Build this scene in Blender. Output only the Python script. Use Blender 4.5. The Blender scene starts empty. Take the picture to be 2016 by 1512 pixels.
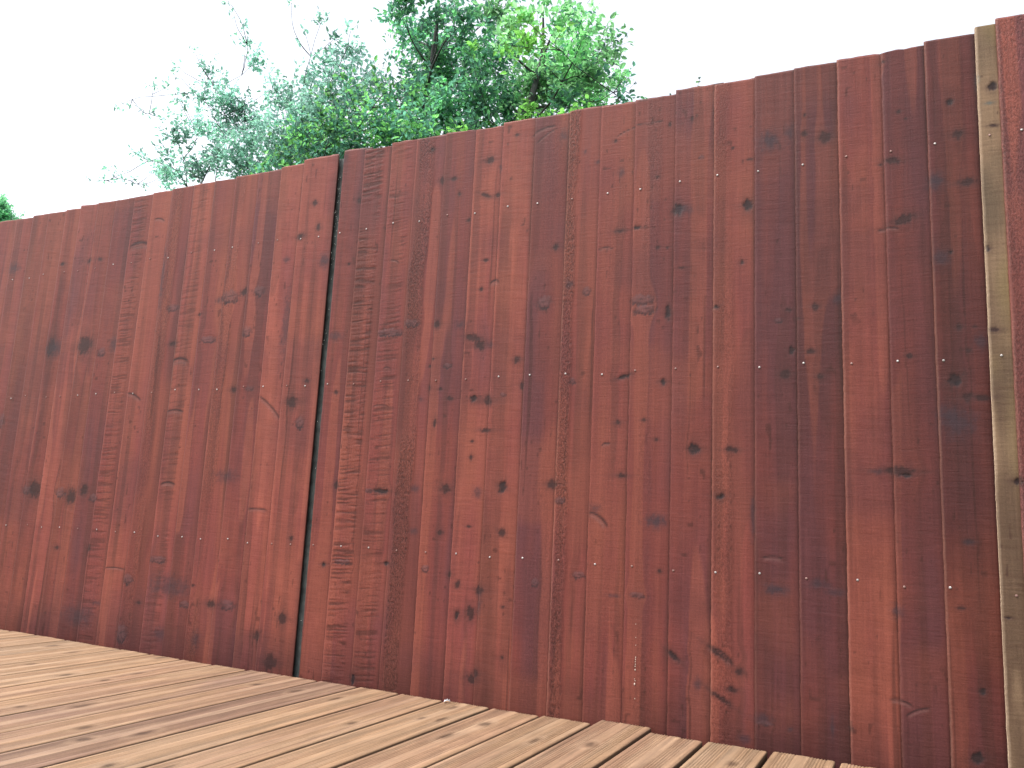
import bpy, math, random
import numpy as np
from mathutils import Vector
R = math.radians
rng = np.random.default_rng(7)
random.seed(7)
scene = bpy.context.scene
col = scene.collection

# ------------------------------------------------------------------ camera
CAM_Y, CAM_Z = -1.98549, 0.457
cam_data = bpy.data.cameras.new('camera')
cam_data.sensor_width = 36.0
cam_data.lens = 1608.89 / 2016 * 36.0
cam_data.clip_start = 0.02
cam_data.clip_end = 2000
cam = bpy.data.objects.new('camera', cam_data)
cam.location = (0, CAM_Y, CAM_Z)
cam.rotation_euler = (1.73840904, -0.04762798, 0.46651897)
col.objects.link(cam)
scene.camera = cam

# ------------------------------------------------------------------ sky and sun (bright overcast)
SUN_AZ, SUN_EL = R(222), R(60)
world = bpy.data.worlds.new('World'); scene.world = world
world.use_nodes = True
wn = world.node_tree.nodes; wl = world.node_tree.links
wn.clear()
sky = wn.new('ShaderNodeTexSky'); sky.sky_type = 'NISHITA'; sky.sun_disc = False
sky.sun_elevation = SUN_EL; sky.sun_rotation = SUN_AZ
sky.air_density = 1.0; sky.dust_density = 4.0; sky.ozone_density = 1.0
hsv = wn.new('ShaderNodeHueSaturation'); hsv.inputs['Saturation'].default_value = 0.3   # thin white cloud over blue
bg = wn.new('ShaderNodeBackground'); bg.inputs['Strength'].default_value = 0.15
wo = wn.new('ShaderNodeOutputWorld')
wl.new(sky.outputs['Color'], hsv.inputs['Color']); wl.new(hsv.outputs['Color'], bg.inputs['Color'])
wl.new(bg.outputs['Background'], wo.inputs['Surface'])
sd = bpy.data.lights.new('sun', 'SUN'); sd.energy = 0.7; sd.angle = R(12); sd.color = (1.0, 0.95, 0.88)
sun = bpy.data.objects.new('sun', sd); col.objects.link(sun)
to_sun = Vector((math.sin(SUN_AZ) * math.cos(SUN_EL), math.cos(SUN_AZ) * math.cos(SUN_EL), math.sin(SUN_EL)))
sun.rotation_euler = to_sun.to_track_quat('Z', 'Y').to_euler()
sun.location = (-3, -2, 8)

scene.view_settings.view_transform = 'Standard'
scene.view_settings.look = 'None'
scene.view_settings.exposure = 1.6
scene.view_settings.gamma = 1.0

# ------------------------------------------------------------------ helpers
def tag(o, label=None, cat=None, group=None, kind=None):
    if label: o['label'] = label
    if cat: o['category'] = cat
    if group: o['group'] = group
    if kind: o['kind'] = kind
    return o

def empty(name, loc, label, cat, group=None):
    o = bpy.data.objects.new(name, None); o.location = loc
    o.empty_display_size = 0.1
    col.objects.link(o)
    return tag(o, label, cat, group)

def mesh_np(name, V, F, mat, parent=None, loc=(0, 0, 0), C=None, smooth=True, ngons=()):
    """V (n,3) float, F (m,k) int of equal polygons; C optional per-point colour."""
    me = bpy.data.meshes.new(name)
    V = np.asarray(V, np.float32); F = np.asarray(F, np.int32)
    k = F.shape[1]
    ng = [np.asarray(g, np.int32) for g in ngons]
    nl = F.size + sum(len(g) for g in ng); npoly = len(F) + len(ng)
    me.vertices.add(len(V)); me.vertices.foreach_set('co', V.ravel())
    me.loops.add(nl)
    me.loops.foreach_set('vertex_index', np.concatenate([F.ravel()] + ng).astype(np.int32))
    me.polygons.add(npoly)
    tot = np.concatenate([np.full(len(F), k, np.int32), np.array([len(g) for g in ng], np.int32)])
    st = np.concatenate([[0], np.cumsum(tot)[:-1]]).astype(np.int32)
    me.polygons.foreach_set('loop_start', st); me.polygons.foreach_set('loop_total', tot)
    sm = np.zeros(npoly, bool); sm[:len(F)] = smooth
    me.polygons.foreach_set('use_smooth', sm)
    me.update(calc_edges=True); me.validate()
    if C is not None:
        a = me.color_attributes.new('col', 'FLOAT_COLOR', 'POINT')
        cc = np.ones((len(V), 4), np.float32); cc[:, :C.shape[1]] = C
        a.data.foreach_set('color', cc.ravel())
    me.materials.append(mat)
    o = bpy.data.objects.new(name, me); o.location = loc; o.parent = parent
    col.objects.link(o)
    return o

def vnoise(x, y, seed=0):
    """smooth value noise, range 0..1"""
    xi = np.floor(x).astype(np.int64); yi = np.floor(y).astype(np.int64)
    fx = x - xi; fy = y - yi
    fx = fx * fx * (3 - 2 * fx); fy = fy * fy * (3 - 2 * fy)
    def h(a, b):
        n = (a * 374761393 + b * 668265263 + seed * 1442695041) & 0xffffffff
        n = ((n ^ (n >> 13)) * 1274126177) & 0xffffffff
        n = n ^ (n >> 16)
        return (n & 0xffff) / 65535.0
    return (h(xi, yi) * (1 - fx) + h(xi + 1, yi) * fx) * (1 - fy) + (h(xi, yi + 1) * (1 - fx) + h(xi + 1, yi + 1) * fx) * fy

def fbm(x, y, seed=0, o=3):
    s = 0; a = 1; t = 0
    for i in range(o):
        s = s + a * vnoise(x * 2 ** i, y * 2 ** i, seed + i * 17); t += a; a *= .55
    return s / t

def sstep(a, b, x):
    t = np.clip((x - a) / (b - a), 0, 1); return t * t * (3 - 2 * t)

def mix(c, c2, m):
    return c * (1 - m[..., None]) + np.asarray(c2) * m[..., None]

# ------------------------------------------------------------------ materials
def base_mat(name, rough=.6, spec=.4):
    m = bpy.data.materials.new(name); m.use_nodes = True
    nt = m.node_tree; b = nt.nodes['Principled BSDF']
    b.inputs['Roughness'].default_value = rough
    b.inputs['Specular IOR Level'].default_value = spec
    return m, nt, b

def wood_mat(name, fine, chat, rough, spec, bump, fine_amt=.16, chat_amt=.08, torn=False):
    """fine: noise scale along grain/across; colours come from the board's own pattern attribute"""
    m, nt, b = base_mat(name, rough, spec)
    N = nt.nodes; L = nt.links
    at = N.new('ShaderNodeAttribute'); at.attribute_name = 'col'
    tc = N.new('ShaderNodeTexCoord'); oi = N.new('ShaderNodeObjectInfo')
    mu = N.new('ShaderNodeMath'); mu.operation = 'MULTIPLY'; mu.inputs[1].default_value = 53.0
    L.new(oi.outputs['Random'], mu.inputs[0])
    add = N.new('ShaderNodeVectorMath'); add.operation = 'ADD'
    L.new(tc.outputs['Object'], add.inputs[0]); L.new(mu.outputs[0], add.inputs[1])
    def noise(sc, detail, r=.6):
        mp = N.new('ShaderNodeVectorMath'); mp.operation = 'MULTIPLY'; mp.inputs[1].default_value = sc
        L.new(add.outputs[0], mp.inputs[0])
        n = N.new('ShaderNodeTexNoise'); n.inputs['Scale'].default_value = 1; n.inputs['Detail'].default_value = detail
        n.inputs['Roughness'].default_value = r
        L.new(mp.outputs[0], n.inputs['Vector']); return n.outputs['Fac']
    f = noise(fine, 3); c = noise(chat, 2); s = noise((300, 300, 240), 3, .75)
    def rng_(x, amt):
        r = N.new('ShaderNodeMapRange'); r.inputs['From Min'].default_value = .3; r.inputs['From Max'].default_value = .7
        r.inputs['To Min'].default_value = 1 - amt; r.inputs['To Max'].default_value = 1 + amt
        L.new(x, r.inputs['Value']); return r.outputs[0]
    m1 = N.new('ShaderNodeMath'); m1.operation = 'MULTIPLY'
    L.new(rng_(f, fine_amt), m1.inputs[0]); L.new(rng_(c, chat_amt), m1.inputs[1])
    m2 = N.new('ShaderNodeMath'); m2.operation = 'MULTIPLY'
    L.new(m1.outputs[0], m2.inputs[0]); L.new(rng_(s, .12), m2.inputs[1])
    hgt_extra = None
    if torn:      # torn rough-sawn fibres where the pattern's alpha says so
        t1 = noise((250, 250, 120), 3, .7)
        al = N.new('ShaderNodeMath'); al.operation = 'SUBTRACT'; al.inputs[0].default_value = 1.0
        L.new(at.outputs['Alpha'], al.inputs[1])
        dk = N.new('ShaderNodeMapRange'); dk.inputs['From Min'].default_value = .35; dk.inputs['From Max'].default_value = .62
        dk.inputs['To Min'].default_value = .45; dk.inputs['To Max'].default_value = 1.18; L.new(t1, dk.inputs['Value'])
        mxf = N.new('ShaderNodeMix'); mxf.data_type = 'FLOAT'; mxf.inputs['A'].default_value = 1.0
        L.new(al.outputs[0], mxf.inputs['Factor']); L.new(dk.outputs[0], mxf.inputs['B'])
        m3 = N.new('ShaderNodeMath'); m3.operation = 'MULTIPLY'; L.new(m2.outputs[0], m3.inputs[0]); L.new(mxf.outputs['Result'], m3.inputs[1]); m2 = m3
        he = N.new('ShaderNodeMath'); he.operation = 'MULTIPLY'; L.new(t1, he.inputs[0]); L.new(al.outputs[0], he.inputs[1])
        hgt_extra = N.new('ShaderNodeMath'); hgt_extra.operation = 'MULTIPLY'; hgt_extra.inputs[1].default_value = 7.0
        L.new(he.outputs[0], hgt_extra.inputs[0])
    vm = N.new('ShaderNodeVectorMath'); vm.operation = 'SCALE'
    L.new(at.outputs['Color'], vm.inputs[0]); L.new(m2.outputs[0], vm.inputs['Scale'])
    L.new(vm.outputs[0], b.inputs['Base Color'])
    ad = N.new('ShaderNodeMath'); ad.operation = 'ADD'
    L.new(f, ad.inputs[0]); L.new(c, ad.inputs[1])
    ad2 = N.new('ShaderNodeMath'); ad2.operation = 'MULTIPLY_ADD'; ad2.inputs[1].default_value = .6
    L.new(s, ad2.inputs[0]); L.new(ad.outputs[0], ad2.inputs[2])
    if hgt_extra is not None:
        ad3 = N.new('ShaderNodeMath'); ad3.operation = 'ADD'; L.new(ad2.outputs[0], ad3.inputs[0]); L.new(hgt_extra.outputs[0], ad3.inputs[1]); ad2 = ad3
    bp = N.new('ShaderNodeBump'); bp.inputs['Strength'].default_value = bump; bp.inputs['Distance'].default_value = .0012
    L.new(ad2.outputs[0], bp.inputs['Height']); L.new(bp.outputs[0], b.inputs['Normal'])
    # worn stain is a little uneven in gloss
    rr = N.new('ShaderNodeMapRange'); rr.inputs['To Min'].default_value = rough - .12; rr.inputs['To Max'].default_value = rough + .12
    L.new(f, rr.inputs['Value']); L.new(rr.outputs[0], b.inputs['Roughness'])
    return m

M_fence = wood_mat('stained_fence_wood', (210, 210, 7), (26, 26, 230), .52, .17, .42, .08, .05, True)
M_deck = wood_mat('decking_wood', (190, 4, 190), (60, 14, 60), .62, .35, .4, .2, .1)

def plain(name, c, rough=.6, metal=0., spec=.4, nscale=60, amt=.25, bump=.2):
    m, nt, b = base_mat(name, rough, spec); b.inputs['Metallic'].default_value = metal
    N = nt.nodes; L = nt.links
    tc = N.new('ShaderNodeTexCoord'); n = N.new('ShaderNodeTexNoise'); n.inputs['Scale'].default_value = nscale; n.inputs['Detail'].default_value = 4
    L.new(tc.outputs['Object'], n.inputs['Vector'])
    r = N.new('ShaderNodeValToRGB')
    r.color_ramp.elements[0].position = .3; r.color_ramp.elements[1].position = .7
    r.color_ramp.elements[0].color = (*[v * (1 - amt) for v in c], 1); r.color_ramp.elements[1].color = (*[min(1, v * (1 + amt)) for v in c], 1)
    L.new(n.outputs['Fac'], r.inputs[0]); L.new(r.outputs[0], b.inputs['Base Color'])
    bp = N.new('ShaderNodeBump'); bp.inputs['Strength'].default_value = bump; bp.inputs['Distance'].default_value = .003
    L.new(n.outputs['Fac'], bp.inputs['Height']); L.new(bp.outputs[0], b.inputs['Normal'])
    return m

M_nail = plain('galvanised_nail', (.30, .27, .26), .45, .35, .5, 400, .2)
M_nail_s = plain('stained_nail', (.17, .09, .075), .5, .1, .5, 400, .3)
M_post = plain('dark_post_wood', (.042, .048, .046), .8, 0, .2, 40, .4)
M_web = plain('cobweb_dust', (.6, .6, .58), .9, 0, .1, 200, .2)
M_sap = plain('dried_sap', (.42, .34, .28), .35, 0, .6, 300, .15)
M_bark = plain('tree_bark', (.050, .052, .050), .85, 0, .2, 25, .45, .6)
M_ground = plain('lawn_ground', (.055, .075, .025), .95, 0, .1, 6, .5, .5)
M_scrap = plain('foil_scrap', (.42, .42, .43), .35, .3, .5, 200, .2)

def leaf_mat(name):
    m = bpy.data.materials.new(name); m.use_nodes = True
    nt = m.node_tree; N = nt.nodes; L = nt.links
    b = N['Principled BSDF']; out = N['Material Output']
    at = N.new('ShaderNodeAttribute'); at.attribute_name = 'col'
    b.inputs['Roughness'].default_value = .38; b.inputs['Specular IOR Level'].default_value = .6
    L.new(at.outputs['Color'], b.inputs['Base Color'])
    tr = N.new('ShaderNodeBsdfTranslucent')
    sc = N.new('ShaderNodeVectorMath'); sc.operation = 'MULTIPLY'; sc.inputs[1].default_value = (1.35, 1.6, 1.2)
    L.new(at.outputs['Color'], sc.inputs[0]); L.new(sc.outputs[0], tr.inputs['Color'])
    mx = N.new('ShaderNodeMixShader'); mx.inputs[0].default_value = .6
    L.new(b.outputs[0], mx.inputs[1]); L.new(tr.outputs[0], mx.inputs[2]); L.new(mx.outputs[0], out.inputs['Surface'])
    return m
M_leaf = leaf_mat('foliage')

# ------------------------------------------------------------------ ground
gs = 400
gx = np.array([-gs, -40, -15, -6, 0, 6, 15, 40, gs], float)
GX, GY = np.meshgrid(gx, gx, indexing='ij')
n = len(gx)
GV = np.stack([GX, GY, np.full_like(GX, -.16)], -1).reshape(-1, 3)
ids = np.arange(n * n).reshape(n, n)
GF = np.stack([ids[:-1, :-1], ids[1:, :-1], ids[1:, 1:], ids[:-1, 1:]], -1).reshape(-1, 4)
tag(mesh_np('ground', GV, GF, M_ground, smooth=False), kind='structure')

# ------------------------------------------------------------------ fence
# x, z, half width, half height, kind, turn in degrees: d dark knot, k open black knot, g pale disc knot, s soft stain, c scar, b bluish stain
KNOTS = '''
-3.043,1.043,0.0198,0.0323,d,0 -3.005,1.041,0.0598,0.0322,s,0 -2.843,1.04,0.0342,0.0335,d,0 -2.742,1.013,0.0181,0.0151,g,0 -2.683,1.037,0.0218,0.0307,s,0 -3.364,1.399,0.0428,0.0275,s,0 -2.608,1.42,0.0445,0.0128,c,0 -2.514,1.504,0.0241,0.0057,c,-15
-2.391,1.157,0.0255,0.0119,g,0 -2.114,1.173,0.0317,0.0223,g,0 -2.051,1.183,0.0115,0.0126,d,0 -1.983,1.183,0.0192,0.0156,g,0 -2.167,1.165,0.017,0.0128,s,0 -2.017,1.045,0.016,0.0154,g,0 -2.197,1.028,0.0281,0.0107,g,0 -2.25,1.12,0.0104,0.0052,d,0
-2.369,1.022,0.0135,0.0078,d,0 -2.319,0.963,0.0352,0.0115,c,0 -2.053,0.848,0.0112,0.0096,d,0 -1.982,0.85,0.0141,0.0095,g,0 -1.717,1.26,0.0184,0.0229,s,0 -1.824,1.353,0.013,0.0112,d,0 -1.752,1.375,0.0075,0.0123,d,0 -1.743,0.867,0.0072,0.0063,d,0
-1.794,0.8,0.0183,0.0189,d,0 -1.756,0.738,0.0122,0.0197,g,0 -2.531,0.84,0.0355,0.0071,c,-22 -1.882,0.786,0.0566,0.0064,c,-40 -2.316,0.782,0.0366,0.0075,c,0 -3.295,0.761,0.0209,0.0272,g,0 -2.824,1.382,0.0095,0.0066,d,0 -2.887,1.383,0.0096,0.0103,d,0
-3.047,1.385,0.0101,0.006,d,0 -1.875,1.279,0.014,0.0099,s,0 -2.461,1.274,0.0131,0.1363,s,0 -1.852,1.055,0.0152,0.1199,s,0 -3.021,0.494,0.0297,0.0279,d,0 -3.069,0.493,0.0258,0.0134,g,0 -2.805,0.473,0.0219,0.0244,d,0 -2.869,0.488,0.0254,0.0162,g,0
-2.737,0.498,0.0176,0.0204,d,0 -2.684,0.474,0.0192,0.0126,g,0 -2.309,0.533,0.03,0.0078,c,0 -1.896,0.46,0.0386,0.005,c,0 -2.846,0.287,0.01,0.0063,d,0 -2.667,0.297,0.0085,0.0122,d,0 -2.313,0.279,0.0304,0.0115,g,0 -2.521,0.236,0.045,0.0042,c,0
-2.448,0.206,0.0193,0.0163,g,0 -2.588,0.112,0.0228,0.0088,s,0 -2.169,0.144,0.0168,0.0105,g,0 -2.052,0.155,0.0154,0.0119,d,0 -1.983,0.159,0.0248,0.0145,g,0 -2.386,0.131,0.0086,0.0057,d,0 -2.136,0.207,0.0056,0.0039,d,0 -2.446,0.028,0.0208,0.0273,g,0
-2.269,0.041,0.0312,0.0221,s,0 -1.846,0.078,0.0128,0.0155,d,0 -1.754,0.138,0.0124,0.0174,d,0 -1.783,0.007,0.0208,0.0242,d,0 -2.102,0.041,0.0171,0.0269,s,0 -1.592,0.541,0.0094,0.0117,d,0 -1.614,0.307,0.0053,0.0067,d,0 -1.748,0.376,0.0063,0.0074,d,0
-2.044,0.562,0.0471,0.0201,s,0 -1.475,-0.001,0.0062,0.0143,k,0 -2.253,0.194,0.0988,0.0339,s,0 -2.68,0.059,0.0842,0.0355,s,0 -1.122,1.506,0.0113,0.0106,d,0 -1.085,1.479,0.0061,0.0167,s,0 -1.128,1.397,0.0133,0.0062,d,-25 -1.09,1.394,0.0076,0.0066,d,0
-1.327,1.575,0.0073,0.0071,d,0 -1.243,1.466,0.0086,0.0064,d,0 -1.286,1.468,0.0076,0.0124,d,0 -1.118,1.199,0.006,0.0055,d,0 -1.085,1.133,0.0148,0.0081,c,0 -1.128,1.112,0.0045,0.0055,d,0 -0.927,1.059,0.0194,0.0165,g,0 -0.897,1.213,0.0065,0.0106,s,0
-0.889,1.543,0.0122,0.0255,s,0 -0.951,1.571,0.0363,0.0057,c,15 -0.94,1.552,0.0337,0.0033,c,32 -0.803,1.079,0.0088,0.0119,g,0 -1.035,1.57,0.006,0.0043,d,0 -1.775,1.463,0.0085,0.0097,d,0 -1.724,1.26,0.0164,0.0186,s,0 -1.358,1.029,0.0218,0.0113,g,0
-1.437,1.006,0.042,0.0114,g,0 -1.269,1.018,0.0089,0.0092,d,0 -1.19,1.013,0.0163,0.0136,s,0 -1.144,0.969,0.022,0.0089,d,-12 -1.12,0.947,0.0138,0.0115,d,0 -1.088,0.945,0.0146,0.0088,s,0 -1.615,1.239,0.0055,0.0035,d,0 -1.437,1.23,0.0159,0.0034,c,-20
-1.221,1.415,0.0042,0.0068,d,0 -1.185,1.329,0.0052,0.0057,d,0 -1.669,1.601,0.0152,0.0151,s,0 -1.642,1.005,0.0241,0.0148,s,0 -1.594,1.448,0.0073,0.0104,d,0 -1.623,0.827,0.0053,0.0067,d,0 -1.471,0.53,0.0154,0.0058,g,0 -1.427,0.529,0.027,0.0062,k,0
-1.438,0.896,0.0111,0.0037,c,0 -1.45,0.782,0.0233,0.0028,c,0 -1.274,0.914,0.0042,0.0036,d,0 -1.286,0.894,0.0053,0.0036,d,0 -1.31,0.798,0.0079,0.009,s,0 -1.281,0.829,0.0047,0.0081,d,0 -1.242,0.825,0.0062,0.0049,d,0 -1.224,0.893,0.0113,0.0076,g,0
-1.209,0.796,0.0091,0.0075,d,0 -1.131,0.794,0.0108,0.0095,k,0 -1.086,0.788,0.0154,0.0129,d,0 -1.086,0.704,0.0163,0.0059,d,0 -1.13,0.674,0.0039,0.0038,d,0 -1.13,0.63,0.0044,0.0076,d,0 -1.002,0.901,0.0094,0.0103,d,0 -0.983,0.828,0.0056,0.0106,d,0
-1.04,0.804,0.0076,0.0051,g,0 -1.028,0.55,0.0102,0.0139,k,-25 -1.023,0.428,0.0092,0.0096,d,-30 -0.881,0.559,0.0122,0.0111,d,0 -0.855,0.52,0.012,0.0067,g,0 -0.835,0.835,0.0079,0.009,g,0 -1.104,0.533,0.0143,0.0157,s,0 -1.207,0.541,0.0119,0.0127,d,0
-1.125,0.44,0.0067,0.0037,d,0 -1.215,0.421,0.0069,0.0083,d,0 -1.305,0.419,0.0128,0.0084,s,0 -1.255,0.32,0.0095,0.0091,g,0 -1.388,0.324,0.0147,0.0055,k,0 -1.547,0.32,0.0267,0.0078,g,0 -1.614,0.307,0.0051,0.0057,k,0 -1.178,0.309,0.0068,0.0081,d,0
-0.799,0.334,0.0137,0.009,g,0 -1.31,0.538,0.0145,0.0103,s,0 -1.255,0.727,0.0036,0.0132,d,0 -0.555,1.273,0.0112,0.0175,k,0 -0.54,1.273,0.0239,0.0157,s,0 -0.379,1.265,0.01,0.0168,k,0 -0.521,1.521,0.0044,0.006,d,0 -0.496,1.412,0.0055,0.0055,g,0
-0.392,1.116,0.0048,0.0063,k,0 -0.711,1.237,0.0128,0.0051,d,0 -0.663,1.239,0.0084,0.0047,k,0 -0.608,1.18,0.0045,0.0046,d,0 -0.582,1.177,0.004,0.0037,d,0 -0.897,1.214,0.0078,0.0088,d,0 -0.854,1.101,0.0135,0.0129,s,0 -0.731,1.497,0.0044,0.0045,d,0
-0.821,1.482,0.0059,0.0082,s,0 -0.326,1.426,0.0275,0.0263,s,0 -0.326,1.422,0.0183,0.0182,s,0 -0.196,1.412,0.0131,0.0149,d,0 -0.243,1.429,0.006,0.0103,d,0 -0.241,1.477,0.0032,0.0048,d,0 -0.646,1.043,0.0246,0.0123,g,0 -0.612,1.374,0.0054,0.0043,d,0
-0.751,1.193,0.0195,0.0038,c,0 -0.636,1.532,0.036,0.0026,c,0 -0.702,1.521,0.0261,0.0031,c,20 -0.714,1.403,0.0095,0.0132,s,0 -0.581,1.518,0.0029,0.0061,d,0 -0.784,1.445,0.0076,0.0072,s,0 -0.542,1.117,0.0079,0.004,d,0 -0.277,1.437,0.009,0.0241,s,0
-0.415,1.421,0.0034,0.0037,d,0 -0.373,1.385,0.006,0.0033,d,0 0.073,1.449,0.0061,0.0074,k,0 0.085,1.368,0.009,0.0099,d,0 -0.049,1.325,0.0143,0.0082,d,-12 -0.076,1.322,0.0039,0.0034,d,0 -0.034,1.445,0.0048,0.0042,d,0 -0.019,1.425,0.0032,0.003,d,0
-0.063,1.576,0.0049,0.0043,d,0 0.04,1.262,0.0182,0.0217,s,0 0.034,1.258,0.0122,0.0145,s,0 0.1,1.251,0.0141,0.0093,d,0 0.156,1.463,0.0076,0.0109,k,0 0.128,1.486,0.0039,0.014,b,0 0.154,1.371,0.0087,0.0043,d,0 -0.031,1.179,0.0203,0.0116,d,15
0.15,1.425,0.0117,0.0036,b,0 -0.308,0.963,0.0105,0.0056,g,0 -0.284,0.987,0.0062,0.0049,d,0 -0.262,0.963,0.0051,0.0026,d,0 -0.278,0.89,0.0058,0.0099,k,0 -0.292,0.831,0.0096,0.0117,d,0 -0.234,0.883,0.0081,0.0062,d,0 -0.216,0.824,0.0066,0.0071,d,0
-0.224,0.99,0.0067,0.0074,d,0 -0.175,1.004,0.0092,0.0128,s,0 -0.028,0.862,0.0061,0.0058,d,0 0.071,0.921,0.0058,0.0061,d,0 0.101,0.921,0.0031,0.003,d,0 0.086,0.869,0.0049,0.0067,d,0 0.111,0.886,0.0127,0.0167,s,0 0.059,0.805,0.0144,0.0113,k,30
0.08,0.766,0.0108,0.0079,d,0 0.061,0.711,0.0342,0.0327,s,0 0.045,0.73,0.0202,0.0198,s,0 0.109,0.765,0.0134,0.0059,d,0 0.04,1.08,0.0179,0.0211,s,0 0.062,1.092,0.0038,0.0035,k,0 0.131,1.089,0.0048,0.0069,k,0 0.135,0.908,0.0112,0.0047,d,0
-0.414,0.652,0.0125,0.0073,d,0 -0.063,1.162,0.0222,0.004,c,0 -0.694,0.84,0.0173,0.0052,k,15 -0.588,0.823,0.0075,0.0074,k,0 -0.578,1.004,0.0067,0.0176,k,0 -0.641,1.016,0.0245,0.0114,g,0 -0.456,1.006,0.0068,0.0043,k,15 -0.735,0.667,0.0116,0.0043,c,10
-0.704,0.72,0.007,0.0067,d,0 -0.69,0.586,0.0121,0.0061,d,0 -0.635,0.727,0.0048,0.0043,d,0 -0.603,0.678,0.0055,0.0042,d,0 -0.506,0.654,0.0112,0.0134,k,0 -0.443,0.541,0.0097,0.0075,k,0 -0.599,0.477,0.0261,0.0177,s,0 -0.599,0.477,0.023,0.0147,s,0
-0.746,0.479,0.0286,0.0076,c,-35 -0.759,0.503,0.0157,0.0115,s,0 -0.367,0.497,0.0069,0.0525,s,0 -0.92,0.305,0.0104,0.0107,g,0 -1.149,0.284,0.0062,0.0096,d,0 -1.082,0.275,0.0111,0.0095,d,0 -1.08,0.236,0.0083,0.0313,s,0 -1.106,0.214,0.0112,0.0188,d,0
-1.146,0.202,0.0066,0.0134,k,0 -1.011,0.236,0.0045,0.0035,d,0 -1.006,0.109,0.004,0.0034,d,0 -1.093,0.045,0.0128,0.0099,d,0 -1.079,0.06,0.0082,0.0107,d,0 -0.588,0.357,0.0049,0.0043,d,0 -0.642,0.297,0.0185,0.0065,g,0 -0.549,0.163,0.0164,0.0083,k,-35
-0.494,0.106,0.0092,0.0168,s,0 -0.438,0.183,0.0313,0.0074,c,-32 -0.445,0.18,0.0279,0.0051,d,-32 -0.443,0.086,0.0242,0.006,d,-30 -0.397,0.147,0.0082,0.008,d,0 -0.414,0.106,0.0102,0.0059,d,0 -0.387,0.003,0.0133,0.0097,s,0 -0.703,0.29,0.0158,0.0044,s,0
-0.323,0.407,0.0216,0.0045,c,0 -0.316,0.335,0.0266,0.0134,s,0 -0.316,0.335,0.0185,0.0093,s,0 -0.225,0.354,0.0212,0.0103,s,0 -0.191,0.338,0.0174,0.0072,s,0 0.073,0.462,0.0074,0.0059,d,0 0.052,0.327,0.0061,0.0034,d,0 0.084,0.167,0.0053,0.0052,k,0
0.071,0.037,0.0103,0.0115,k,20 -0.065,0.128,0.0208,0.0044,c,-10 -0.036,0.113,0.0236,0.004,c,25 -0.346,0.054,0.0219,0.0093,s,0 -0.342,0.044,0.0146,0.0036,g,0 -0.287,0.039,0.0071,0.0049,s,0 -0.164,0.059,0.004,0.0041,d,0 0.133,0.316,0.0059,0.0023,k,0
-0.202,0.056,0.0048,0.0207,s,0 -0.068,0.309,0.013,0.014,s,0 -0.1,0.605,0.0143,0.0067,s,0 -0.055,0.607,0.026,0.0088,d,0 -0.042,0.598,0.0099,0.0039,k,0 0.162,0.589,0.0078,0.0075,k,0 0.072,0.461,0.0092,0.005,s,0
'''
KN = []
for e in KNOTS.split():
    q = e.split(',')
    KN.append((float(q[0]), float(q[1]), float(q[2]), float(q[3]), q[4], R(float(q[5]))))

RED = np.array((.138, .0345, .0285)); ORANGE = np.array((.168, .047, .031)); PURPLE = np.array((.096, .031, .034))
BROWN = np.array((.066, .022, .017)); BARE = np.array((.250, .158, .095))

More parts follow.
